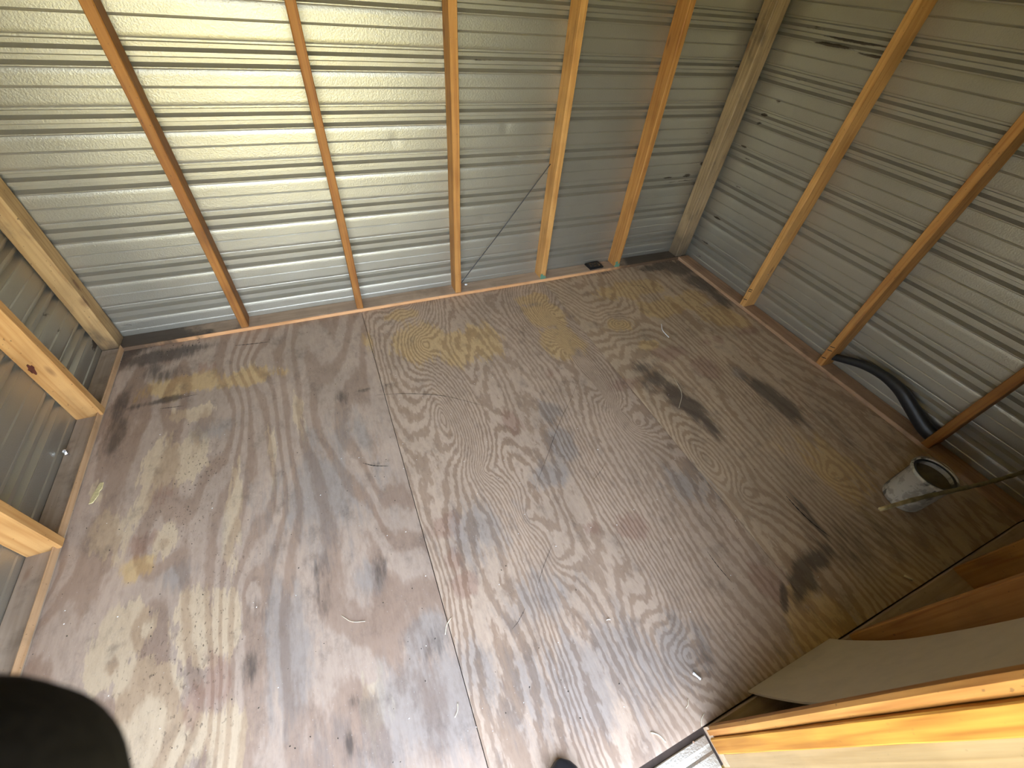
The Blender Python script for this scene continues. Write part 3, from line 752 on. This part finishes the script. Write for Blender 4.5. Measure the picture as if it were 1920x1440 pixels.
# the photographer's shoe, toe just in the frame
def shoe():
    root = empty('shoe', (1.078, -2.365, .0), 'dark trainer with blue-grey toe on the floor at the doorway', 'shoe', rot=(0, 0, math.radians(-4)))
    L = .285
    def outline(t):      # half width along the foot, t from heel 0 to toe 1
        return float(np.interp(t, [0, .04, .12, .3, .5, .68, .8, .9, .96, 1], [.012, .027, .035, .033, .036, .046, .047, .039, .026, .006]))
    ts = np.concatenate([np.linspace(0, .1, 8), np.linspace(.14, .86, 18), np.linspace(.88, 1, 12)])
    def top(t): return float(np.interp(t, [0, .1, .35, .55, .75, .9, 1], [.085, .105, .095, .078, .056, .045, .026]))
    secs = []
    for t in ts:
        w = outline(t) + .004; y = (t - .53) * L
        secs.append([(w * c_, y, z_) for (c_, z_) in ((-.94, 0), (.94, 0), (1.0, .006), (1.0, .020), (.95, .026), (-.95, .026), (-1.0, .020), (-1.0, .006))])
    link('sole', loft(secs), SHOE_R, root)
    secs = []
    for t in ts:
        w = outline(t) * .97; y = (t - .53) * L * .985; h = top(t)
        secs.append([(w * math.cos(q), y, .024 + (h - .024) * max(0, math.sin(q)) ** .75 if math.sin(q) > 0 else .024) for q in np.linspace(0, math.pi, 13)])
    link('upper', loft(secs), SHOE_U, root, smooth=True)
    secs = []
    for t in ts[-16:]:
        w = outline(t) + .001; y = (t - .53) * L; h = top(t)
        secs.append([(w * math.cos(q) * 1.01, y + .0015, .023 + (h * .55) * max(0, math.sin(q)) ** .6) for q in np.linspace(0, math.pi, 13)])
    link('toe_cap', loft(secs), SHOE_R, root, smooth=True)['label'] = 'dark rubber toe rand'
    for i in range(4):
        y = (.60 - .075 * i - .53) * L; h = top(.60 - .075 * i)
        link('lace', tube(spline([(-.020, y, h - .008), (0, y + .004, h + .003), (.020, y, h - .008)], 8), .0026, 8), SHOE_R, root, smooth=True)
    return root
shoe()

# dark sleeve close to the lens, lower left; stand-in, real identity unknown
d0 = ray(-375, 1830).normalized(); c0 = CAM + d0 * .185
axis = (RM @ Vector((-.70, -.62, .35))).normalized()
sl = empty('near_blob', c0, 'dark out-of-focus unidentified sleeve close to the lens at the lower left', 'blob')
pts = [tuple(axis * (s_)) for s_ in (-.046, -.043, -.035, -.024, -.008, .01, .03, .06, .10, .15, .21)]
link('blob_body', tube(pts, [.006, .018, .029, .036, .0395, .041, .0415, .042, .0425, .044, .046], 32), BLOB_DARK, sl, smooth=True)
for i, s_ in enumerate((.005, .025)):
    c_ = axis * s_; u = axis.orthogonal().normalized(); w = axis.cross(u)
    ring = [tuple(c_ + (u * math.cos(2 * math.pi * k / 36) + w * math.sin(2 * math.pi * k / 36)) * .0412) for k in range(37)]
    link('blob_ridge', tube(ring, .0016, 6), BLOB_DARK, sl, smooth=True)

# small litter on the floor
def anchor():
    o = empty('wall_plug', (*fl(1306, 1268), .0048), 'white plastic wall plug lying on the floor near the door jamb', 'wall plug', rot=(0, 0, math.radians(-62)))
    link('barrel', tube([(-.012, 0, 0), (-.009, 0, 0), (-.004, 0, 0), (.002, 0, 0), (.009, 0, 0), (.012, 0, 0)], [.0042, .0046, .0036, .0034, .0036, .0042], 12), WHITE, o, smooth=True)
    link('collar', tube([(-.0135, 0, 0), (-.0118, 0, 0)], [.0048, .0048], 12), WHITE, o)
anchor()
SPL = [((1220, 1373), (1248, 1392), .0018, 'pale splinter lying near the doorway edge of the floor'),
       ((846, 1158), (835, 1190), .0012, 'bent pale straw on the floor seam, middle of the floor'),
       ((858, 1318), (853, 1345), .0012, 'short pale straw at the bottom centre of the floor'),
       ((1320, 1338), (1315, 1362), .0010, 'curved pale fibre beside the foot of the jamb'),
       ((1290, 1310), (1286, 1328), .0009, 'tiny pale fibre left of the jamb foot'),
       ((640, 1154), (685, 1165), .0008, 'fine pale hair-like fibre left of the floor seam'),
       ((1264, 709), (1273, 765), .0011, 'long curved pale straw beside the dark stain'),
       ((1240, 608), (1254, 633), .0024, 'white scuff-like splinter on the floor near the right studs'),
       ((1137, 1163), (1144, 1162), .0014, 'tiny white sliver on the grey floor')]
for i, (p, q, rad, lab) in enumerate(SPL):
    x0, y0 = fl(*p); x1, y1 = fl(*q); mx, my = (x0 + x1) / 2, (y0 + y1) / 2
    nx, ny = -(y1 - y0), (x1 - x0); bend = .12 * (-1) ** i
    pts = spline([(x0 - mx, y0 - my, rad), (nx * bend, ny * bend, rad * 1.3), (x1 - mx, y1 - my, rad)], 10)
    tag(link('straw', tube(pts, rad, 6), WHITE if 'white' in lab else STRAW, None, (mx, my, 0), smooth=True), lab, 'straw', 'straws and splinters on the floor')
x, y = fl(1701, 1084)
tag(link('dowel_bit', tube([(-.012, 0, 0), (.012, 0, 0)], .0046, 10), STRAW, None, (x, y, .0050), (0, 0, math.radians(-58)), smooth=True), 'short pale peg lying in the dark front right corner', 'peg')
x, y = fl(180, 925)
ch = [(-.010, -.045), (.002, -.043), (.012, -.012), (.010, .006), (.016, .014), (.013, .045), (.002, .047), (-.003, .02), (-.008, .0)]
tag(link('wood_chip', loft([[(a_, b_, 0) for a_, b_ in ch], [(a_ * .92, b_ * .97, .0022) for a_, b_ in ch]]), CHIP, None, (x, y, .0004), (0, 0, math.radians(-4))), 'long pale yellow wood chip on the floor by the left plate', 'wood chip')
def glint():
    r = np.random.default_rng(17); bm = bmesh.new(); bmesh.ops.create_icosphere(bm, subdivisions=2, radius=.013)
    for v_ in bm.verts: v_.co = Vector((v_.co.x * .8, v_.co.y * .9, v_.co.z * 1.25)) * r.uniform(.65, 1.2)
    return bm_mesh(bm)
p = at(110, 851, 2, PH + .016)
tag(link('glint_lump', glint(), STEEL, None, (XL + .020, p.y - .0, PH + .0165)), 'crumpled shiny foil lump standing in for light caught on torn metal at the left wall', 'glint')  # shiny lump added for light glinting off torn metal
# crumbs nobody could count
def crumbs(px_list, seed, s0, s1):
    r = np.random.default_rng(seed); v = []; f = []
    for (x, y) in px_list:
        s = r.uniform(s0, s1); k = len(v); a = r.uniform(0, 6.28)
        c_, n_ = math.cos(a) * s, math.sin(a) * s
        v += [(x - c_, y - n_, .0002), (x + n_ * .6, y - c_ * .6, .0002), (x + c_, y + n_, .0002), (x - n_ * .6, y + c_ * .6, .0002), (x, y, .0002 + s * .7)]
        f += [(k, k + 1, k + 4), (k + 1, k + 2, k + 4), (k + 2, k + 3, k + 4), (k + 3, k, k + 4), (k + 3, k + 2, k + 1, k)]
    return mesh(v, f)
KNOWN = [(913, 828), (680, 858), (673, 858), (781, 862), (742, 704), (871, 715), (877, 708), (923, 708), (1214, 529), (1233, 646), (1296, 651), (1201, 1021), (936, 1096), (946, 1180), (931, 1157), (893, 1363), (706, 603), (248, 697),
         (1370, 1079), (1360, 770), (1292, 793), (1040, 1255), (1170, 1325), (1034, 1213), (1258, 1010), (1291, 1037), (798, 1080), (180, 811), (120, 1170), (260, 1175), (300, 1366), (870, 865), (975, 905), (960, 905), (1121, 843), (767, 1347), (300, 815), (1300, 1370), (780, 670), (475, 1130), (640, 860)]
pl = [fl(*q) for q in KNOWN]
r = np.random.default_rng(5)
pl += [(r.uniform(-.2, 2.6), r.uniform(-2.2, -.1)) for _ in range(120)]
tag(link('white_crumbs', crumbs(pl, 6, .0010, .0030), WHITE), 'white crumbs and flecks scattered over the plywood floor', 'crumbs', kind='stuff')
KD = [(1375, 1104), (703, 660), (698, 660), (712, 708), (717, 708), (726, 770), (734, 771), (893, 613), (850, 652), (886, 736), (1053, 691), (1700, 850), (311, 1076), (117, 1114), (300, 1114), (288, 1266), (854, 1196), (1230, 1230), (1052, 1275), (1161, 1282), (1080, 1106), (560, 1065), (1668, 830), (945, 574), (1385, 1010), (1314, 1020)]
pl = [fl(*q) for q in KD] + [(r.uniform(-.25, .9), r.uniform(-2.1, -.1)) for _ in range(160)] + [(r.uniform(.9, 3.2), r.uniform(-2.2, -.1)) for _ in range(90)]
tag(link('dirt_specks', crumbs(pl, 8, .0010, .0032), INK), 'dark specks of dirt scattered over the plywood floor', 'dirt', kind='stuff')
# litter on the back plate's dirty corner
pl = [(r.uniform(2.9, 3.3), r.uniform(-.10, .0)) for _ in range(60)] + [(r.uniform(-.26, .1), r.uniform(-.12, -.003)) for _ in range(40)]
tag(link('corner_debris', crumbs(pl, 9, .002, .006), plain('debris_brown', (.09, .07, .05), .9)), 'brown debris gathered in the two back corners', 'debris', kind='stuff')
